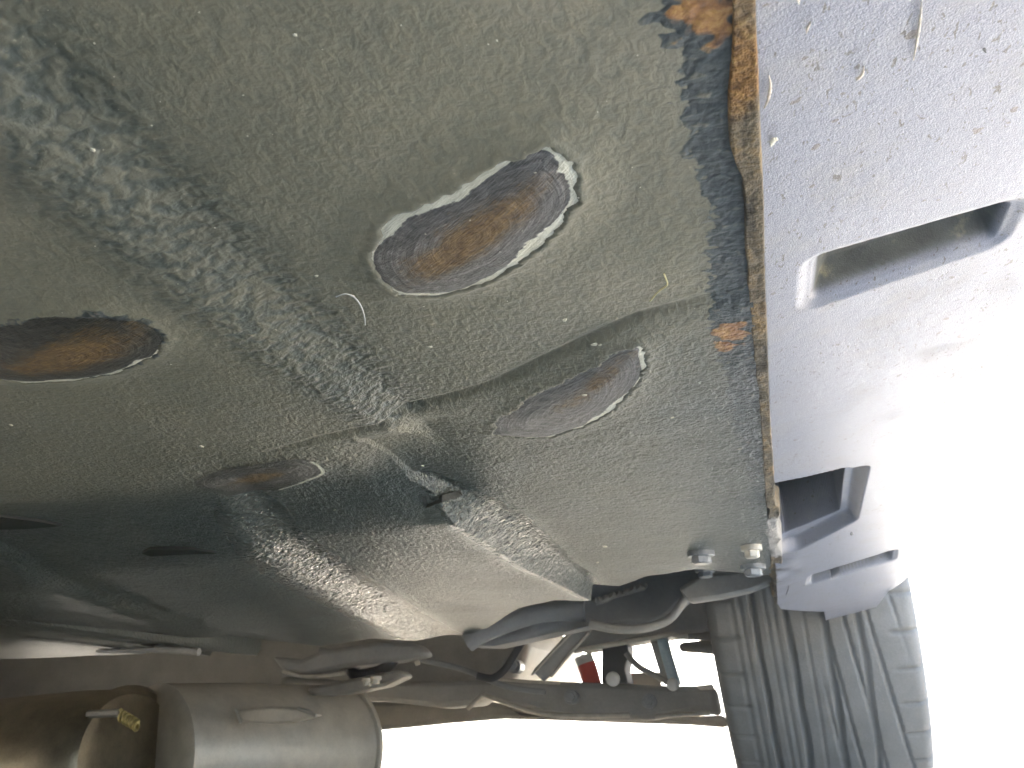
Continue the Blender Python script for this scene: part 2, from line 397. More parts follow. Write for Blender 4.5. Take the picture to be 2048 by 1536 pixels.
# end of the floor panel (rear lip) as y(x)
endp = [onfloor(u, v) for u, v in ((0, 1236), (90, 1262), (190, 1290), (300, 1306), (420, 1312), (530, 1311), (640, 1292), (740, 1277), (850, 1278), (930, 1272), (975, 1256), (1040, 1216), (1110, 1200), (1190, 1190), (1240, 1172), (1290, 1153), (1390, 1138), (1530, 1150))]
endp = np.array(sorted([tuple(p[:2]) for p in endp]))
xs = np.concatenate([np.linspace(-1.45, -.62, 42), np.linspace(-.62, -.36, 160)[1:], np.linspace(-.36, .004, 640)[1:]])
t = np.linspace(0, 1, 1100)
yend = np.interp(xs, endp[:, 0], endp[:, 1])
yn0 = .075
rows = [np.full_like(xs, v) for v in np.linspace(-1.9, yn0, 22)[:-1]]
for tt in t: rows.append(yn0*(np.clip(yend, .3, None)/yn0)**tt)
Y = np.array(rows); X = np.broadcast_to(xs, Y.shape).copy()
beh, bh, t1, t3, t4, t5 = floor_parts(X, Y)
bell = lambda t: np.clip(4*t*(1-t), 0, 1)
def soft(a, b, m0, m1):                          # weight of the grainy zone round a band
    return ss(-m0, m0*.3, a)*ss(-m1, m1*.3, -b)
peel = np.maximum.reduce([soft(sdist(B1U, X, Y), sdist(B1L, X, Y), .013, .013)*(1-bh),
                          soft(sdist(B3U, X, Y), sdist(B3L, X, Y), .018, .012)*bh*ss(.03, .07, beh),
                          .9*soft(sdist(B4U, X, Y), sdist(B4L, X, Y), .02, .02)*bh*ss(.02, .08, beh)])
D = drop(X, Y)
# coarse coat grain as real relief
gn = (vnoise(X+.3*vnoise(X, Y, .006, 11)*.01, Y*.8, .0030, 5)-.5)*.6+(vnoise(X, Y, .0019, 6)-.5)*.4
D += gn*(.00007+.00040*peel*(.5+.5*ss(.13, .28, Y))+.00036*ss(.2, .42, Y))*(Y > 0)
for o, rc in zip(OV, (1., .9, .25, .7)):
    m = (X > o[:, 0].min()-.02) & (X < o[:, 0].max()+.02) & (Y > o[:, 1].min()-.02) & (Y < o[:, 1].max()+.02)
    e = pdist(o, X[m], Y[m])+.0020*(vnoise(X[m], Y[m], .005, 8)-.5)+.0013*(vnoise(X[m], Y[m], .0016, 9)-.5)
    D[m] -= .0016*ss(.0012, .004, e)+rc*.0008*ss(-.0003, .0006, e)-rc*.0003*np.exp(-((e+.0012)/.0011)**2)
# tar strip beside the pinch weld, rust patches
TAR = pl(.0995, (1310, -40), (1312, 40), (1335, 85), (1378, 120), (1352, 200), (1358, 232), (1392, 262), (1370, 295), (1398, 330), (1402, 400), (1425, 420), (1428, 500), (1412, 560), (1420, 630), (1440, 720), (1470, 860), (1500, 980), (1515, 1100), (1560, 1100), (1560, -40))
tar = np.full(X.shape, -1.); m = (X > -.09) & (Y > .05)
tar[m] = np.clip(.5+pdist(TAR, X[m], Y[m])/.006, -1, 1.2)
fade = ss(.50, .30, Y); tar = tar*fade+(1-fade)*np.minimum(tar, .40)
o = OV[3]; m = (X < o[:, 0].max()+.02) & (Y > o[:, 1].min()-.02) & (Y < o[:, 1].max()+.02)   # charred ragged border of the far-left oval
tar[m] = np.maximum(tar[m], np.clip(.52+pdist(o+np.array([.0012, -.0004]), X[m], Y[m])/.006, -1, 1.1))
o = OV[2]; m = (X > o[:, 0].min()-.02) & (X < o[:, 0].max()+.02) & (Y > o[:, 1].min()-.02) & (Y < o[:, 1].max()+.02)
tar[m] = np.maximum(tar[m], np.clip(.42+pdist(o, X[m], Y[m])/.010, -1, 1.))
rust = np.full(X.shape, -1.)
for u, v, r in ((1405, 8, .0042), (1432, 42, .0032), (1375, 20, .002), (1462, 668, .0042), (1448, 690, .003), (1478, 652, .002)):
    p = onfloor(u, v); dd = np.hypot(X-p[0], (Y-p[1])*.6); rust = np.maximum(rust, 1-dd/r*.5)
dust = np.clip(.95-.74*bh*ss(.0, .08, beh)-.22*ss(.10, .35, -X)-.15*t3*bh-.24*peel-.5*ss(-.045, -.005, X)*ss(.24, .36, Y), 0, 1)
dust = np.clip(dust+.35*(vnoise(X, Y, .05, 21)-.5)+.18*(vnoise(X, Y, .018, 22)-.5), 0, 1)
Zf = Z0-D
grain = ss(.17, .36, Y)
# turn the sheet up at its rear lip
X = np.vstack([X, X[-1:], X[-1:]]); Y = np.vstack([Y, Y[-1:]+.006, Y[-1:]+.02]); Zf = np.vstack([Zf, Zf[-1:]+.006, Zf[-1:]+.10])
ext = lambda a: np.vstack([a, a[-1:], a[-1:]])
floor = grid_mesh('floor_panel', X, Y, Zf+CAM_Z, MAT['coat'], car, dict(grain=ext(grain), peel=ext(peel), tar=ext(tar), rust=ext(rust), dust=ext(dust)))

# scraped ovals ---------------------------------------------------
RIMS = [  # (angle weights by outline vertex) primer width per outline point
    [.2, .9, 1.2, 1.0, 0, .7, 1.6, .9, .6, 1.2, 1.6, 1.0, .9, .6, .1, .3],
    [.1, .1, .0, .0, .1, .5, .9, .5, .8, 1.3, 1.3, .7],
    [0, 0, 0, 0, .3, .4, .1, 0],
    [0, 0, 0, 0, 0, 0, .5, .8, .8, .9, .7]]
TONE = [.95, 1., .25, .08]
for k, o in enumerate(OV):
    N = 18; out = catmull(o, N, True); rw = np.interp(np.arange(len(out))/N, np.arange(len(o)+1), RIMS[k]+RIMS[k][:1])
    c = out.mean(0); nr = 70
    rr = np.linspace(0, 1.03, nr)[:, None]
    PX = c[0]+(out[:, 0]-c[0])[None]*rr; PY = c[1]+(out[:, 1]-c[1])[None]*rr
    d = drop(PX, PY)
    relief = .0005*(vnoise(PX, PY, .006, 31)-.5)+.0003*(vnoise(PX, PY, .002, 32)-.5)
    PZ = Z0-d+(.00035, .0003, -.0003, .0001)[k]+.6*relief
    ev, Vv = np.linalg.eigh(np.cov((out-c).T)); ax = Vv[:, 1]; L_ = math.sqrt(ev[1]); S_ = math.sqrt(ev[0])
    ox = ((PX-c[0])*ax[0]+(PY-c[1])*ax[1])/L_; oy = ((PX-c[0])*-ax[1]+(PY-c[1])*ax[0])/S_
    edge_mm = (1-rr)*np.hypot(out[:, 0]-c[0], out[:, 1]-c[1])[None]
    rwn = rw[None]*(.35+1.3*vnoise(PX, PY, .007, 35)); rim = np.clip(1-edge_mm/(.0024*rwn+1e-5)*.5, 0, 1)*(rwn > .12)
    sh = (.1, .0), (-.5, 0.1), (.2, 0), (-.1, 0)
    core = 1-np.hypot((ox-sh[k][0])/(1.35, 1.5, 1.2, 1.35)[k], (oy-sh[k][1])/(.72, .8, .7, .8)[k])*.55
    core = core*(.92, .62, .85, .92)[k]
    grid_mesh('scraped_oval', PX, PY, PZ+CAM_Z, MAT['patch'], floor, dict(rad=np.broadcast_to(rr, PX.shape), rim=rim, ox=ox, oy=oy, core=core, tone=np.full(PX.shape, TONE[k])), wrap=True)
lab = ['largest scraped oval with white primer edge and rust middle', 'grey scraped oval beside the cross step', 'small dark scraped oval with orange middle', 'blackened scraped oval with rust middle and white lower edge']
for o, l in zip([c for c in floor.children], lab): o['label'] = l

# sheet gaps: added black patches painted as their shade, with a thin turned edge
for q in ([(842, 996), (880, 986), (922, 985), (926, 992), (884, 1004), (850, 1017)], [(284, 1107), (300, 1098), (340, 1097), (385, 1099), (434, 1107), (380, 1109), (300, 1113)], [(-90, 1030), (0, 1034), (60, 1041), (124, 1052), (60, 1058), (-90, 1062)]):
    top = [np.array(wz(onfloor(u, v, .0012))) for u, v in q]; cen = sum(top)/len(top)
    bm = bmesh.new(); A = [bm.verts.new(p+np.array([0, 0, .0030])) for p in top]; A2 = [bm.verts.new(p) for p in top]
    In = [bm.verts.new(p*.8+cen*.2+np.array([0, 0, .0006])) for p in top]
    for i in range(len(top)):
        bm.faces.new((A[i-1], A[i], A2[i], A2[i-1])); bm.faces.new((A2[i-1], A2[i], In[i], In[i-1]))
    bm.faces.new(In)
    from_bm('gap_patch', bm, MAT['gap_black'], floor)

# grit stuck to the floor ------------------------------------------
bm = bmesh.new()
spots = [(1188, 689, 1.0), (1130, 640, .9), (860, 694, .8), (1545, 283, 0), (632, 552, .7), (705, 592, .8), (403, 893, .9), (22, 850, .8), (1200, 690, .6), (845, 932, 1.1), (670, 1020, .6), (1168, 790, .9), (1345, 835, .7), (770, 1222, 1.0), (1195, 1125, .8), (1210, 1093, 1.2), (1175, 1148, 1.2), (590, 70, .6), (185, 300, .8)]
for _ in range(70): spots.append((random.uniform(20, 1460), random.uniform(20, 1150), random.uniform(.12, .32)))
for u, v, k in spots:
    if not k: continue
    p = onfloor(u, v, .0003); r = k*.0008*(.5+p[1]*1.6)
    res = bmesh.ops.create_icosphere(bm, subdivisions=1, radius=r)
    rz = random.uniform(0, 3)
    for q in res['verts']:
        a = q.co.copy()*random.uniform(.75, 1.25); a.x *= 1.5; a.z *= .5
        q.co = Vector((a.x*math.cos(rz)-a.y*math.sin(rz), a.x*math.sin(rz)+a.y*math.cos(rz), a.z))+Vector(wz(p))
gr = from_bm('grit', bm, MAT['fleck'], floor); gr['kind'] = 'stuff'

def strand(name, pp, r, mat, label, cat, lift=.0012):
    P = [onfloor(u, v, lift) for u, v in pp]
    o = tube(name, catmull([wz(p) for p in P], 6), r, mat, None, 6)
    o['label'] = label; o['category'] = cat; return o
strand('grass_stalk', [(1300, 602), (1316, 584), (1334, 570), (1332, 558), (1328, 548)], .00022, MAT['straw'], 'short dry grass stalk stuck to the car floor near the tarred seam', 'grass stalk')
strand('thread', [(672, 594), (690, 588), (708, 594), (722, 612), (729, 634), (730, 650)], .00016, MAT['thread'], 'thin grey thread curled on the car floor below the largest oval', 'thread')

# pinch weld flange -------------------------------------------------
fp = [(1470, 1505, -60), (1462, 1500, 0), (1464, 1503, 90), (1455, 1508, 150), (1450, 1511, 220), (1455, 1515, 300), (1478, 1517, 355), (1484, 1520, 420), (1488, 1523, 520), (1496, 1527, 620), (1503, 1530, 700), (1514, 1533, 790), (1522, 1539, 880), (1525, 1546, 960), (1533, 1552, 1010), (1530, 1560, 1060), (1534, 1560, 1100), (1540, 1566, 1160), (1550, 1570, 1210)]
fl = np.array([(onz(a, v, .0982)[0], onz(b, v, .0982)[0], onz(.5*(a+b), v, .0982)[1]) for a, b, v in fp])
ys = np.exp(np.linspace(math.log(.10), math.log(fl[-1, 2]), 520))
fa = np.interp(ys, fl[:, 2], fl[:, 0]); fb = np.interp(ys, fl[:, 2], fl[:, 1])+.0012
ncol = 16; k = np.linspace(0, 1, ncol)
FX = fa[:, None]*(1-k)+fb[:, None]*k; FY = np.repeat(ys[:, None], ncol, 1)
FX = FX+.0006*(vnoise(FX*0, FY, .006, 41)-.5)[:, :1]*np.array([1-k])
zprof = .0985+.010*np.clip((.12-k)/.12, 0, 1)**2+.010*np.clip((k-.9)/.1, 0, 1)**2
FZ = zprof[None]+.0008*(vnoise(FX, FY, .0035, 42)-.5)*np.ones_like(FX)+.0012*(vnoise(FX*0, FY, .02, 43)-.5)
tear = ss(.40, .46, FY)
FZ += tear*.004*(vnoise(FX*2, FY, .014, 44)-.5)
FX += tear*.003*(vnoise(FX*0, FY, .02, 45)-.5)
grid_mesh('pinch_flange', FX, FY, FZ+CAM_Z, MAT['flange'], car, dict(wear=ss(.47, .53, FY)*ss(.66, .58, FY), rusty=.85*ss(.20, .155, FY)+.5*ss(.21, .24, FY)*ss(.32, .26, FY)+.12), flip=False)

# ------------------------------------------------------------------ side sill (silver) with its slots
TILT = R_(12); XI = .0070; ZI = .0995
def sill_off(y): return -.012*ss(.56, .86, np.asarray(y, float))-.006*ss(.75, .95, np.asarray(y, float))
WF, RA = .093, .030
def sill_prof(sv):
    """profile position for arc length sv: flat tilted underside, round edge, upright side"""
    sv = np.asarray(sv, float); a = np.clip((sv-WF)/RA, 0, math.pi/2-TILT)
    up = np.maximum(sv-WF-RA*(math.pi/2-TILT), 0); ff = np.minimum(sv, WF)
    x = XI+ff*math.cos(TILT)+RA*(np.sin(TILT+a)-math.sin(TILT))
    z = ZI+ff*math.sin(TILT)+RA*(math.cos(TILT)-np.cos(TILT+a))+up
    return x, z
def onsill(u, v):
    d = ray(u, v); tn = math.tan(TILT); y = .3
    for _ in range(30):
        z0 = ZI+float(sill_off(y)); s_ = (z0-tn*XI)/(d[2]-tn*d[0]); y = .5*y+.5*max(min(d[1]*s_, 1.6), .02)
    p = d*s_; return np.array([(p[0]-XI)/math.cos(TILT), p[1]])
sl_ = lambda *pp: np.array([onsill(u, v) for u, v in pp])
def rounded(P, r, n=5):
    P = np.asarray(P); out = []
    for i in range(len(P)):
        a, b, c_ = P[i-1], P[i], P[(i+1) % len(P)]; la, lc = np.linalg.norm(a-b), np.linalg.norm(c_-b); q = min(r, la*.45, lc*.45)
        p1 = b+(a-b)/la*q; p2 = b+(c_-b)/lc*q
        for t_ in np.linspace(0, 1, n): out.append((1-t_)**2*p1+2*t_*(1-t_)*b+t_*t_*p2)
    return np.array(out)
send = sl_((1556, 1208), (1562, 1217), (1648, 1222), (1653, 1247), (1692, 1241), (1742, 1226), (1776, 1180))
ss_s = np.concatenate([np.linspace(0, WF, 300), np.linspace(WF, WF+RA*(math.pi/2-TILT), 26)[1:], WF+RA*(math.pi/2-TILT)+np.array([.02, .05, .09])])
ye = np.interp(ss_s, send[:, 0], send[:, 1]); ye = np.where(ss_s > send[-1, 0], np.maximum(send[-1, 1]-(ss_s-send[-1, 0])*2.2, .70), ye)
print('sill end', send.round(3).tolist())
tt = np.linspace(0, 1, 900)[:, None]
SY = np.concatenate([np.linspace(-1.5, .07, 12)[:-1, None]*np.ones_like(ss_s)[None], .07*(ye[None]/.07)**tt]); SS = np.broadcast_to(ss_s, SY.shape)
px_, pz_ = sill_prof(ss_s)
dep = np.zeros(SY.shape); inner = np.zeros(SY.shape); wear = np.zeros(SY.shape)-1; hole_shade = np.zeros(SY.shape)
for q, r, d0, wd in ((sl_((1627, 522), (2030, 407), (1994, 486), (1618, 612)), .0035, .008, .0055), (sl_((1624, 1152), (1788, 1102), (1785, 1121), (1619, 1169)), .004, .009, .004)):
    o = rounded(q, r); m = (SS < WF) & (SY > o[:, 1].min()-.02) & (SY < o[:, 1].max()+.02)
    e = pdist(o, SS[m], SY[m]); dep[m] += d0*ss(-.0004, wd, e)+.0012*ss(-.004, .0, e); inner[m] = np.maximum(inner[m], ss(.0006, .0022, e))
nt1 = rounded(sl_((1540, 968), (1560, 964), (1742, 930), (1716, 1040), (1600, 1100), (1560, 1108), (1540, 1108)), .006)
nt2 = rounded(sl_((1540, 968), (1562, 966), (1700, 933), (1684, 1046), (1572, 1092), (1540, 1095)), .004)
m = (SS < WF) & (SY > nt1[:, 1].min()-.02) & (SY < nt1[:, 1].max()+.02)
e1 = pdist(nt1, SS[m], SY[m]); e2 = pdist(nt2, SS[m], SY[m])
dep[m] += .008*ss(-.0005, .006, e1)+.035*ss(0, .0025, e2); inner[m] = np.maximum(inner[m], ss(.001, .0022, e2)); hole_shade[m] = ss(.001, .0022, e2)
wear = np.where((SY > .44) & (SY < .72), .5-SS/.012, wear); wear = np.where((SY > .6) & (SY < .72), np.maximum(wear, .55-SS/.02), wear)
wv = .0006*(vnoise(SS, SY, .05, 51)-.5)+.0015*(vnoise(SS*0, SY, .12, 52)-.5)
crump = ss(.55, .62, SY)*ss(.78, .66, SY)*ss(.02, .0, SS)*.006*(vnoise(SS, SY, .016, 53)-.3)
lipx = 0
SX = px_[None]-dep*math.sin(TILT)*.0; SZ = pz_[None]+sill_off(SY)+dep+wv+crump
# returns: inner edge and rear end turn up
SX = np.hstack([SX[:, :1]+.0008, SX[:, :1]+.0002, SX]); SZ = np.hstack([SZ[:, :1]+.030, SZ[:, :1]+.0008, SZ]); SY = np.hstack([SY[:, :1], SY[:, :1], SY])
inner = np.hstack([inner[:, :1], inner[:, :1], inner]); wear = np.hstack([wear[:, :1], wear[:, :1], wear]); hole_shade = np.hstack([hole_shade[:, :1], hole_shade[:, :1], hole_shade])
SX = np.vstack([SX, SX[-1:], SX[-1:]]); SZ = np.vstack([SZ, SZ[-1:]+.0015, SZ[-1:]+.03]); SY = np.vstack([SY, SY[-1:]+.0008, SY[-1:]+.001])
inner, wear = ext(inner), ext(wear)
sill = grid_mesh('side_sill', SX, SY, SZ+CAM_Z, MAT['silver'], car, dict(inner=inner, wear=wear, hole_shade=ext(hole_shade)))

def sill_pt(u, v, lift=.0003):
    s_, y = onsill(u, v); x, z = sill_prof(s_); return np.array([x, y, z+float(sill_off(y))-lift])
def streak(pp, wpx, mat, name='mud_streak'):
    """thin raised film of dried mud lying on the sill"""
    c_ = catmull(np.array(pp, float), 6); T = np.gradient(c_, axis=0); T /= np.linalg.norm(T, axis=1)[:, None]; Nn = np.stack([-T[:, 1], T[:, 0]], 1)
    wv_ = wpx*np.sin(np.linspace(.12, math.pi-.12, len(c_)))*(.7+.6*np.array([random.random() for _ in c_]))
    bm = bmesh.new(); rows_ = []
    for p, n_, w_ in zip(c_, Nn, wv_):
        rows_.append([bm.verts.new(wz(sill_pt(*(p+n_*w_*j), l))) for j, l in ((-1, .0001), (-.5, .0004), (.5, .0004), (1, .0001))])
    for a, b in zip(rows_[:-1], rows_[1:]):
        for j in range(3): bm.faces.new((a[j], a[j+1], b[j+1], b[j]))
    return from_bm(name, bm, mat, sill)
for pp, w_ in (([(1538, 148), (1541, 170), (1537, 195), (1528, 214)], 3.2), ([(1728, 130), (1724, 148), (1712, 158)], 3), ([(1843, 0), (1840, 40), (1834, 80), (1826, 118)], 3.4), ([(1622, 40), (1616, 52), (1612, 64)], 2.6), ([(1595, -10), (1598, 6)], 3)):
    streak(pp, w_, MAT['mud'])
streak([(1541, 290), (1547, 280), (1556, 276)], 6, MAT['fleck'], 'mud_blob')
for pp, w_ in (([(1724, 1196), (1735, 1190), (1752, 1188)], 1.6), ([(1690, 1200), (1694, 1192)], 2.2), ([(1578, 1170), (1576, 1180), (1572, 1190)], 1.2), ([(1966, 95), (1972, 103)], 3.5), ([(1700, 1066), (1707, 1068)], 5)):
    streak(pp, w_, MAT['rubber'], 'chip')

# ------------------------------------------------------------------ rear wheel
WX, WY, WZ, RAD, HW = .0355, 1.235, .200, .300, .0965
wheel = bpy.data.objects.new('rear_wheel', None); C.objects.link(wheel); wheel.parent = car
nth, nw = 900, 180
th = np.linspace(0, 2*math.pi, nth, endpoint=False)
sv = np.linspace(-1, 1, nw)
def tyre_prof(q):
    """q in -1..1 across the tread then down both side walls -> (x, radius)"""
    a = np.abs(q); xx = np.where(a < .62, a/.62*.86, np.where(a < .72, .86+.12*np.sin((a-.62)/.10*math.pi/2), .98+.05*np.sin((a-.72)/.28*math.pi)-.1*(a-.72)/.28))
    rr = np.where(a < .62, 1-.010*(a/.62)**2, np.where(a < .72, .990-.05*(1-np.cos((a-.62)/.10*math.pi/2)), .94-.30*(a-.72)/.28))
    return np.sign(q)*xx*HW, rr*RAD
tx, tr = tyre_prof(sv)
TH, Q = np.meshgrid(th, sv, indexing='ij'); XQ = np.broadcast_to(tx, TH.shape)/HW
arc = TH*RAD
gro = np.zeros(TH.shape)
def groove(dist, hw): return ss(hw, hw*.55, np.abs(dist))
swp = .16*np.sin(TH*9)
for c0, hw in ((-.52, .030), (-.22, .036), (.12, .036), (.44, .034)):
    wob = c0+.006*np.sin(TH*20+c0*9)
    gro = np.maximum(gro, groove(XQ-wob, hw)*(np.abs(XQ) < .86))
per = 2*math.pi/10                                # swept directional grooves on the outer half, fine ribs inside
for j in range(-3, 5):
    ph = (TH/per) % 1
    cx = .03+.145*(ph+j)+.018*(ph+j)**2
    gro = np.maximum(gro, .75*groove(XQ-cx, .020)*ss(.0, .10, XQ)*ss(.86, .70, XQ))
for c0 in (-.72, -.64, -.40, -.33, -.06):
    gro = np.maximum(gro, .25*groove(XQ-c0, .022))
sh2 = ((TH/(2*math.pi)*52) % 1)-.5                # shoulder lug gaps
gro = np.maximum(gro, .8*ss(.06, .03, np.abs(sh2))*ss(.66, .74, np.abs(XQ))*(np.abs(Q) < .74))
RQ = np.broadcast_to(tr, TH.shape)-.0036*gro
RQ = RQ+.0012*np.exp(-((np.abs(Q)-.79)/.012)**2)
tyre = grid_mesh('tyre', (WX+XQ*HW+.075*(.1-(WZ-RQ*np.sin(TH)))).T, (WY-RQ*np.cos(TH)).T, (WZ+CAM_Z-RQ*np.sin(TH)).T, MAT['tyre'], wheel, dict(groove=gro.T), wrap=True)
bm = bmesh.new()                                   # steel rim: barrel and dished disc with holes suggested by spokes
rp = [(-.085, .196), (-.085, .205), (-.06, .19), (.02, .185), (.06, .19), (.088, .205), (.088, .196), (.05, .16), (.06, .09), (.075, .05), (.07, .0)]
ring = []
for x, r in rp: ring.append([bm.verts.new((WX+x, WY+r*math.cos(a), WZ+CAM_Z+r*math.sin(a))) for a in np.arange(48)*2*math.pi/48])
for a, b in zip(ring[:-1], ring[1:]):
    for k in range(48): bm.faces.new((a[k], a[(k+1) % 48], b[(k+1) % 48], b[k]))
bmesh.ops.remove_doubles(bm, verts=bm.verts, dist=1e-5)
from_bm('rim', bm, MAT['paint'], wheel)

# ------------------------------------------------------------------ rear underbody
# trunk floor above everything, and the bumper's lower skin
bm = bmesh.new(); ny = 14; 
prof = [(.86, .205), (1.0, .210), (1.2, .21), (1.5, .20), (1.75, .195), (1.92, .175), (1.95, .18), (1.97, .22)]
P_ = catmull(np.array(prof), 5); xg = np.linspace(-1.40, -.075, 70); vv = []
for y_, z_ in P_: vv.append([bm.verts.new((x, y_, z_+CAM_Z+.010*math.sin(x*23)*math.sin(y_*17)+.006*math.sin(x*61+1))) for x in xg])
for a, b in zip(vv[:-1], vv[1:]):
    for k in range(len(xg)-1): bm.faces.new((a[k], a[k+1], b[k+1], b[k]))
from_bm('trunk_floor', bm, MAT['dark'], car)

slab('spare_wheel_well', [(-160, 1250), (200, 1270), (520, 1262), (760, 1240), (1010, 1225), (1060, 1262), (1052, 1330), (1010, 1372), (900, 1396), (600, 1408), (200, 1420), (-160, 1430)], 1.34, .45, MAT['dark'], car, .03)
# trailing arm and its bolted bracket
slab('trailing_arm', [(930, 1290), (958, 1262), (1010, 1232), (1070, 1204), (1120, 1150), (1205, 1140), (1262, 1130), (1330, 1125), (1400, 1136), (1412, 1150), (1392, 1176), (1362, 1204), (1338, 1232), (1312, 1248), (1270, 1257), (1225, 1256), (1180, 1248), (1120, 1262), (1040, 1280), (985, 1292)],
     [.98]*4+[.96]*3+[.93]*2+[.90]*4+[.93]*4+[.97]*3, .05, MAT['arm'], car, .006)
ptube('arm_lip', [(1400, 1170), (1372, 1196), (1345, 1232), (1318, 1248), (1275, 1258), (1225, 1257), (1180, 1248)], .905, .0042, MAT['plate'], car)
ptube('arm_rib', [(935, 1285), (965, 1266), (1030, 1240), (1090, 1224), (1170, 1222)], .955, .010, MAT['arm'], car)
brk = slab('arm_bracket', [(1356, 1176), (1400, 1150), (1462, 1142), (1532, 1136), (1556, 1160), (1500, 1183), (1440, 1196), (1396, 1202), (1378, 1204)], .84, .018, MAT['plate'], car, .003)
def hexbolt(u, v, y, r, mat, parent):
    p = np.array(wz(ony(u, v, y) if y else onfloor(u, v, .002))); bm = bmesh.new()
    for rr_, z0, z1, n_ in ((r*1.35, -.0010, .003, 20), (r, -.0048, -.0010, 6), (r*.8, -.0054, -.0048, 12)):
        lo = [bm.verts.new((p[0]+rr_*math.cos(a+.3), p[1]+rr_*math.sin(a+.3), p[2]+z0)) for a in np.arange(n_)*2*math.pi/n_]
        hi = [bm.verts.new((q.co.x, q.co.y, p[2]+z1)) for q in lo]
        bm.faces.new(lo[::-1]); bm.faces.new(hi)
        for k in range(n_): bm.faces.new((lo[k], lo[(k+1) % n_], hi[(k+1) % n_], hi[k]))
    return from_bm('bolt', bm, mat, parent, True, .0006)
for u, v, y, mt in ((1402, 1110, 0, 'bolt'), (1410, 1142, .80, 'bolt'), (1503, 1098, 0, 'edge'), (1506, 1136, 0, 'bolt')):
    hexbolt(u, v, y, .0060 if mt == 'bolt' else .0045, MAT[mt], car)

# rear axle beam: pressed channel across the car
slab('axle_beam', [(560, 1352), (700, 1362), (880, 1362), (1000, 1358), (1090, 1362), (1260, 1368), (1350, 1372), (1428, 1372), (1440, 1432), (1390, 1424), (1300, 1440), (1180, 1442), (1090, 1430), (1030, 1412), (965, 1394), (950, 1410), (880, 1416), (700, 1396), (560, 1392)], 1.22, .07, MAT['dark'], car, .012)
ptube('beam_lip', [(935, 1418), (960, 1396), (972, 1392), (1030, 1412), (1090, 1428), (1180, 1432), (1260, 1430)], 1.19, .0028, MAT['edge'], car)
ptube('beam_seam', [(960, 1355), (1040, 1362), (1120, 1366)], 1.19, .0018, MAT['edge'], car)
ptube('brake_pipe', [(1310, 1434), (1360, 1430), (1420, 1426)], 1.19, .0026, MAT['edge'], car)
# bumper skin hanging behind the beam
slab('beam_shield', [(640, 1398), (720, 1404), (960, 1400), (1090, 1425), (1300, 1436), (1450, 1430), (1456, 1456), (1380, 1450), (1250, 1446), (1120, 1441), (1000, 1438), (900, 1446), (800, 1456), (690, 1466), (640, 1468)], 1.33, .03, MAT['plate'], car, .006)
# strut, damper and the things seen through the gap
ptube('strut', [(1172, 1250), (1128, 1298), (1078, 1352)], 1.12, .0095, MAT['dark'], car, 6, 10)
ptube('strut_edge', [(1158, 1252), (1112, 1298), (1064, 1350)], 1.112, .0016, MAT['edge'], car)
ptube('strut_edge', [(1178, 1266), (1140, 1308), (1102, 1354)], 1.112, .0016, MAT['edge'], car)
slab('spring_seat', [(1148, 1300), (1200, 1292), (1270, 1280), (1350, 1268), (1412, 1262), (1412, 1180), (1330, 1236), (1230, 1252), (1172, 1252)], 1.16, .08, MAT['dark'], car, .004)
ptube('seat_rim', [(1148, 1302), (1200, 1293), (1270, 1281), (1340, 1269), (1358, 1274), (1376, 1272)], 1.145, .0028, MAT['edge'], car)
def coil(name, u, v0, v1, y, r, wire, turns, mat):
    a = np.array(wz(ony(u, v0, y))); b = np.array(wz(ony(u+14, v1, y))); n_ = int(turns*20)
    t_ = np.linspace(0, 1, n_); P = a+(b-a)*t_[:, None]; P[:, 0] += r*np.cos(t_*turns*2*math.pi); P[:, 1] += r*np.sin(t_*turns*2*math.pi)
    return tube(name, P, wire, mat, car, 8)
coil('coil_spring', 1392, 1205, 1306, 1.20, .022, .0055, 4, MAT['plate'])
ptube('damper', [(1323, 1270), (1336, 1320), (1352, 1372)], 1.20, .0068, MAT['blue'], car)
slab('damper_bracket', [(1300, 1284), (1318, 1282), (1345, 1372), (1326, 1368)], 1.215, .015, MAT['dark'], car, .002)
slab('bump_stop', [(1204, 1292), (1254, 1283), (1256, 1300), (1250, 1340), (1256, 1366), (1203, 1366)], 1.20, .05, MAT['rubber'], car, .006)
sleeve = ptube('red_sleeve', [(1172, 1328), (1178, 1346), (1185, 1372)], 1.28, .0122, MAT['red'], car, 6, 20)
ptube('sleeve_cap', [(1166, 1312), (1169, 1320), (1172, 1328)], 1.28, .0118, MAT['white'], sleeve, 4, 20)
ptube('tie_rod', [(1252, 1306), (1276, 1332), (1312, 1352), (1340, 1366)], 1.20, .0036, MAT['dark'], car)
slab('heat_shield', [(1205, 1348), (1320, 1344), (1322, 1372), (1205, 1372)], 1.32, .01, MAT['plate'], car, .002)
for u, v, y, r in ((1226, 1358, 1.17, .0085), (1346, 1369, 1.17, .0075)):
    p = wz(ony(u, v, y)); bm = bmesh.new(); bmesh.ops.create_uvsphere(bm, u_segments=18, v_segments=10, radius=r)
    for q in bm.verts: q.co = Vector((q.co.x, q.co.y*.6, q.co.z))+Vector(p)
    from_bm('ball_joint', bm, MAT['white'], car)
slab('small_clip', [(1390, 1372), (1425, 1368), (1428, 1378), (1400, 1380)], 1.17, .01, MAT['edge'], car, .001)

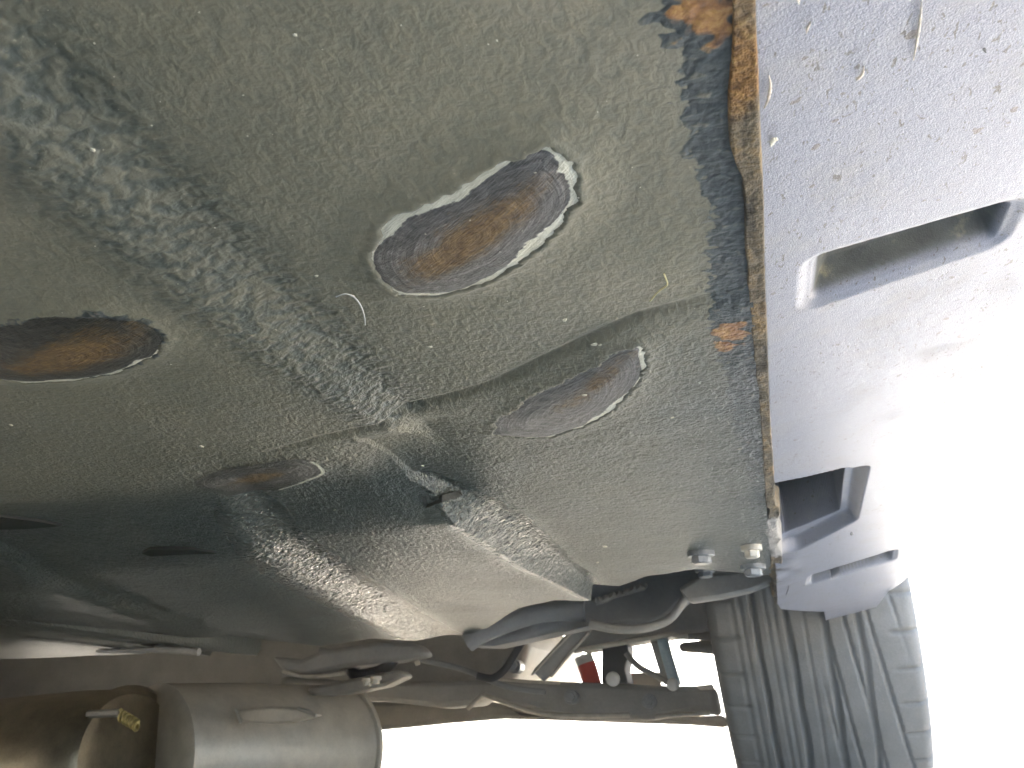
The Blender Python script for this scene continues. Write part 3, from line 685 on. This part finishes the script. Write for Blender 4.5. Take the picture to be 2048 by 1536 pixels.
# hoses, cable and fixings on the axle
ptube('brake_hose', [(1096, 1236), (1060, 1262), (1034, 1300), (1010, 1338), (985, 1356), (955, 1352)], 1.10, .0042, MAT['rubber'], car, 8, 10)
ptube('handbrake_cable', [(640, 1300), (720, 1312), (830, 1318), (930, 1340), (1010, 1372), (1090, 1384)], 1.14, .0034, MAT['arm'], car, 8, 10)
ptube('cable_clip', [(826, 1308), (832, 1318), (836, 1330)], 1.135, .0030, MAT['edge'], car)
for u, v in ((1026, 1332), (1015, 1328), (1140, 1394), (1296, 1402)):
    p = np.array(wz(ony(u, v, 1.20))); bm = bmesh.new()
    for rr_, y0, y1, n_ in ((.0085, .004, .008, 16), (.0062, -.003, .004, 6)):
        lo = [bm.verts.new((p[0]+rr_*math.cos(a), p[1]+y0, p[2]+rr_*math.sin(a))) for a in np.arange(n_)*2*math.pi/n_]
        hi = [bm.verts.new((q.co.x, p[1]+y1+.02, q.co.z)) for q in lo]
        bm.faces.new(lo); bm.faces.new(hi[::-1])
        for k in range(n_): bm.faces.new((lo[k], hi[k], hi[(k+1) % n_], lo[(k+1) % n_]))
    from_bm('bolt', bm, MAT['bolt'], car, True, .0005)
bead = catmull([wz(ony(u, v, .945)) for u, v in ((1190, 1206), (1240, 1190), (1300, 1172), (1370, 1160))], 14)
bead[:, 2] += .0010*np.sin(np.arange(len(bead))*1.9)
tube('weld_bead', bead, .0035*(1+.25*np.sin(np.arange(len(bead))*1.9)), MAT['plate'], car, 8)
# hanger hardware between muffler and beam
def ringy(name, u, v, y, R1, r2, mat, sx=1., sz=.6, tilt=.2, parent=car):
    a = np.linspace(0, 2*math.pi, 40); p = np.array(wz(ony(u, v, y)))
    P = np.stack([p[0]+R1*sx*np.cos(a), p[1]+R1*.3*np.sin(a), p[2]+R1*sz*np.sin(a)+R1*tilt*np.cos(a)], 1)
    return tube(name, P, r2, mat, parent, 8, False)
ringy('exhaust_hanger', 745, 1330, 1.10, .022, .0065, MAT['rubber'], 1.2, .45)
slab('hanger_bracket', [(612, 1376), (680, 1362), (760, 1345), (800, 1340), (812, 1352), (770, 1372), (690, 1388), (640, 1392), (616, 1390)], 1.06, .03, MAT['plate'], car, .004)
slab('hanger_plate', [(540, 1312), (600, 1318), (640, 1300), (740, 1284), (830, 1286), (850, 1310), (790, 1322), (720, 1330), (620, 1350), (565, 1344)], 1.08, .04, MAT['dark'], car, .006)
ptube('hanger_wire', [(566, 1342), (600, 1352), (640, 1352), (690, 1346)], 1.05, .0022, MAT['edge'], car)
for u, v in ((735, 1362), (752, 1358)): hexbolt(u, v, 1.04, .0045, MAT['edge'], car)

# fuel pipe and clip at the lip of the floor, left
slab('pipe_clip', [(188, 1284), (255, 1278), (268, 1290), (266, 1306), (188, 1306)], .80, .02, MAT['arm'], car, .003)
ptube('fuel_pipe', [(-80, 1222), (20, 1236), (120, 1262), (200, 1286), (300, 1296), (398, 1304)], .80, .0036, MAT['dark'], car)

# exhaust: front pipe section, clamp flange, muffler
def transverse(name, pa, pb, y, prof_, mat, sq=1., seg=48, bow=0.):
    """body of revolution across the car; prof_ = (fraction along, radius); sq flattens it"""
    ya, yb = y if isinstance(y, tuple) else (y, y)
    a = np.array(wz(ony(*pa, ya))); b = np.array(wz(ony(*pb, yb))); bm = bmesh.new(); rings_ = []
    d = (b-a); dn = d/np.linalg.norm(d); e1 = np.array([0, 1., 0]); e1 -= e1.dot(dn)*dn; e1 /= np.linalg.norm(e1); e2 = np.cross(dn, e1)
    for f_, r in prof_:
        c_ = a+d*f_; rings_.append([bm.verts.new(c_+r*(e1*math.cos(k)*1.15+e2*math.sin(k)*sq)) for k in np.arange(seg)*2*math.pi/seg])
    for p, q in zip(rings_[:-1], rings_[1:]):
        for k in range(seg): bm.faces.new((p[k], p[(k+1) % seg], q[(k+1) % seg], q[k]))
    bm.faces.new(rings_[0][::-1]); bm.faces.new(rings_[-1])
    return from_bm(name, bm, mat, car)
transverse('exhaust_pipe', (-560, 1590), (262, 1520), .90, [(0, .080), (.6, .080), (.9, .079), (.985, .076), (1, .070)], MAT['pipe'], .9)
transverse('clamp_flange', (250, 1520), (280, 1516), .92, [(0, .074), (.3, .079), (.6, .079), (1, .072)], MAT['pipe'], .92)
muf = transverse('muffler', (296, 1514), (676, 1498), (.95, 1.16), [(0, .03), (.002, .070), (.02, .078), (.3, .079), (.85, .078), (.96, .077), (.965, .081), (.985, .081), (.99, .075), (1, .03)], MAT['steel'], .95)
p = [wz(ony(u, v, .835)) for u, v in ((176, 1428), (240, 1426))]
cb = tube('clamp_bolt', np.linspace(p[0], p[1], 4), .0038, MAT['plate'], car, 6)
p0 = np.array(wz(ony(240, 1430, .83))); p1 = np.array(wz(ony(276, 1452, .83))); tq = np.linspace(0, 1, 120)
P = p0+(p1-p0)*tq[:, None]; P[:, 2] += .0046*np.cos(tq*5*2*math.pi); P[:, 1] += .0046*np.sin(tq*5*2*math.pi)
tube('clamp_spring', P, .0017, MAT['brass'], car, 8)
slab('muffler_bracket', [(468, 1420), (480, 1444), (540, 1448), (590, 1444), (632, 1430), (600, 1416), (540, 1412)], .93, .02, MAT['steel'], car, .003)
ptube('bracket_edge', [(470, 1418), (476, 1430), (482, 1446)], .925, .0018, MAT['edge'], car)
ptube('bracket_edge', [(596, 1416), (615, 1424), (632, 1432)], .925, .0020, MAT['edge'], car)

# far sill and the other three wheels (out of sight, but they shade the underside)
bm = bmesh.new(); vs = []
for y_, zz in ((-1.2, .15), (-1.0, .13), (.7, .13), (.9, .16)):
    vs.append([bm.verts.new((x, y_, z)) for x, z in ((-1.30, .20), (-1.32, zz), (-1.42, zz+.02), (-1.46, .24))])
for a, b in zip(vs[:-1], vs[1:]):
    for k in range(3): bm.faces.new((a[k], a[k+1], b[k+1], b[k]))
from_bm('side_sill', bm, MAT['paint'], car)
bm = bmesh.new()                                  # engine undertray in front
tr_ = [[bm.verts.new((x, y_, z)) for x in np.linspace(-1.25, -.02, 14)] for y_, z in ((-.62, .16), (-.70, .135), (-1.5, .14), (-2.35, .17), (-2.5, .24))]
for a, b in zip(tr_[:-1], tr_[1:]):
    for k in range(13): bm.faces.new((a[k], a[k+1], b[k+1], b[k]))
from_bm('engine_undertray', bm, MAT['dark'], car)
for nm_, dx, dy in (('rear_wheel', -1.36, 0), ('front_wheel', 0, -2.5), ('front_wheel', -1.36, -2.5)):
    w2 = wheel.copy(); w2.name = nm_; C.objects.link(w2); w2.parent = car; w2.location = (dx, dy, 0)
    for ch in list(wheel.children):
        c2 = ch.copy(); C.objects.link(c2); c2.parent = w2

# body above the floor: side, roof, front and tail of the car (mostly hidden by the sill)
bm = bmesh.new()
sec = [(-2.55, .20, .55), (-2.3, .20, .78), (-1.2, .20, .92), (-.55, .20, 1.32), (.6, .20, 1.40), (1.45, .20, 1.32), (1.9, .22, .95), (2.0, .26, .70)]
xo = [(-1.50, 0), (-1.50, .55), (-1.36, 1), (.0, 1), (.128, .55), (.128, 0)]
prev = None
for y_, zb, zt in sec:
    rr_ = [bm.verts.new((x, y_, zb+CAM_Z*0+.06+(zt-zb)*f_)) for x, f_ in xo]
    if prev:
        for k in range(len(xo)-1): bm.faces.new((prev[k], prev[k+1], rr_[k+1], rr_[k]))
    else: bm.faces.new(rr_)
    prev = rr_
bm.faces.new(prev[::-1])
from_bm('body_shell', bm, MAT['paint'], car, True, .03, 3)

# ------------------------------------------------------------------ added scattering volume imitating veiling lens glare over the far underbody
HZ = 60.
bm = bmesh.new(); bmesh.ops.create_cube(bm, size=1)
for v in bm.verts: v.co = Vector((v.co.x*2*HZ, v.co.y*2*HZ, -1+(v.co.z+.5)*2.8))
hm = bpy.data.materials.new('glare_haze'); hm.use_nodes = True; ht = hm.node_tree; ht.nodes.clear()
ho = ht.nodes.new('ShaderNodeOutputMaterial'); hv = ht.nodes.new('ShaderNodeVolumePrincipled')
hv.inputs['Color'].default_value = (.95, .95, .95, 1); hv.inputs['Density'].default_value = .15; hv.inputs['Anisotropy'].default_value = .88
ht.links.new(hv.outputs[0], ho.inputs['Volume'])
hz = from_bm('glare_haze', bm, hm, None, False); hz['kind'] = 'stuff'
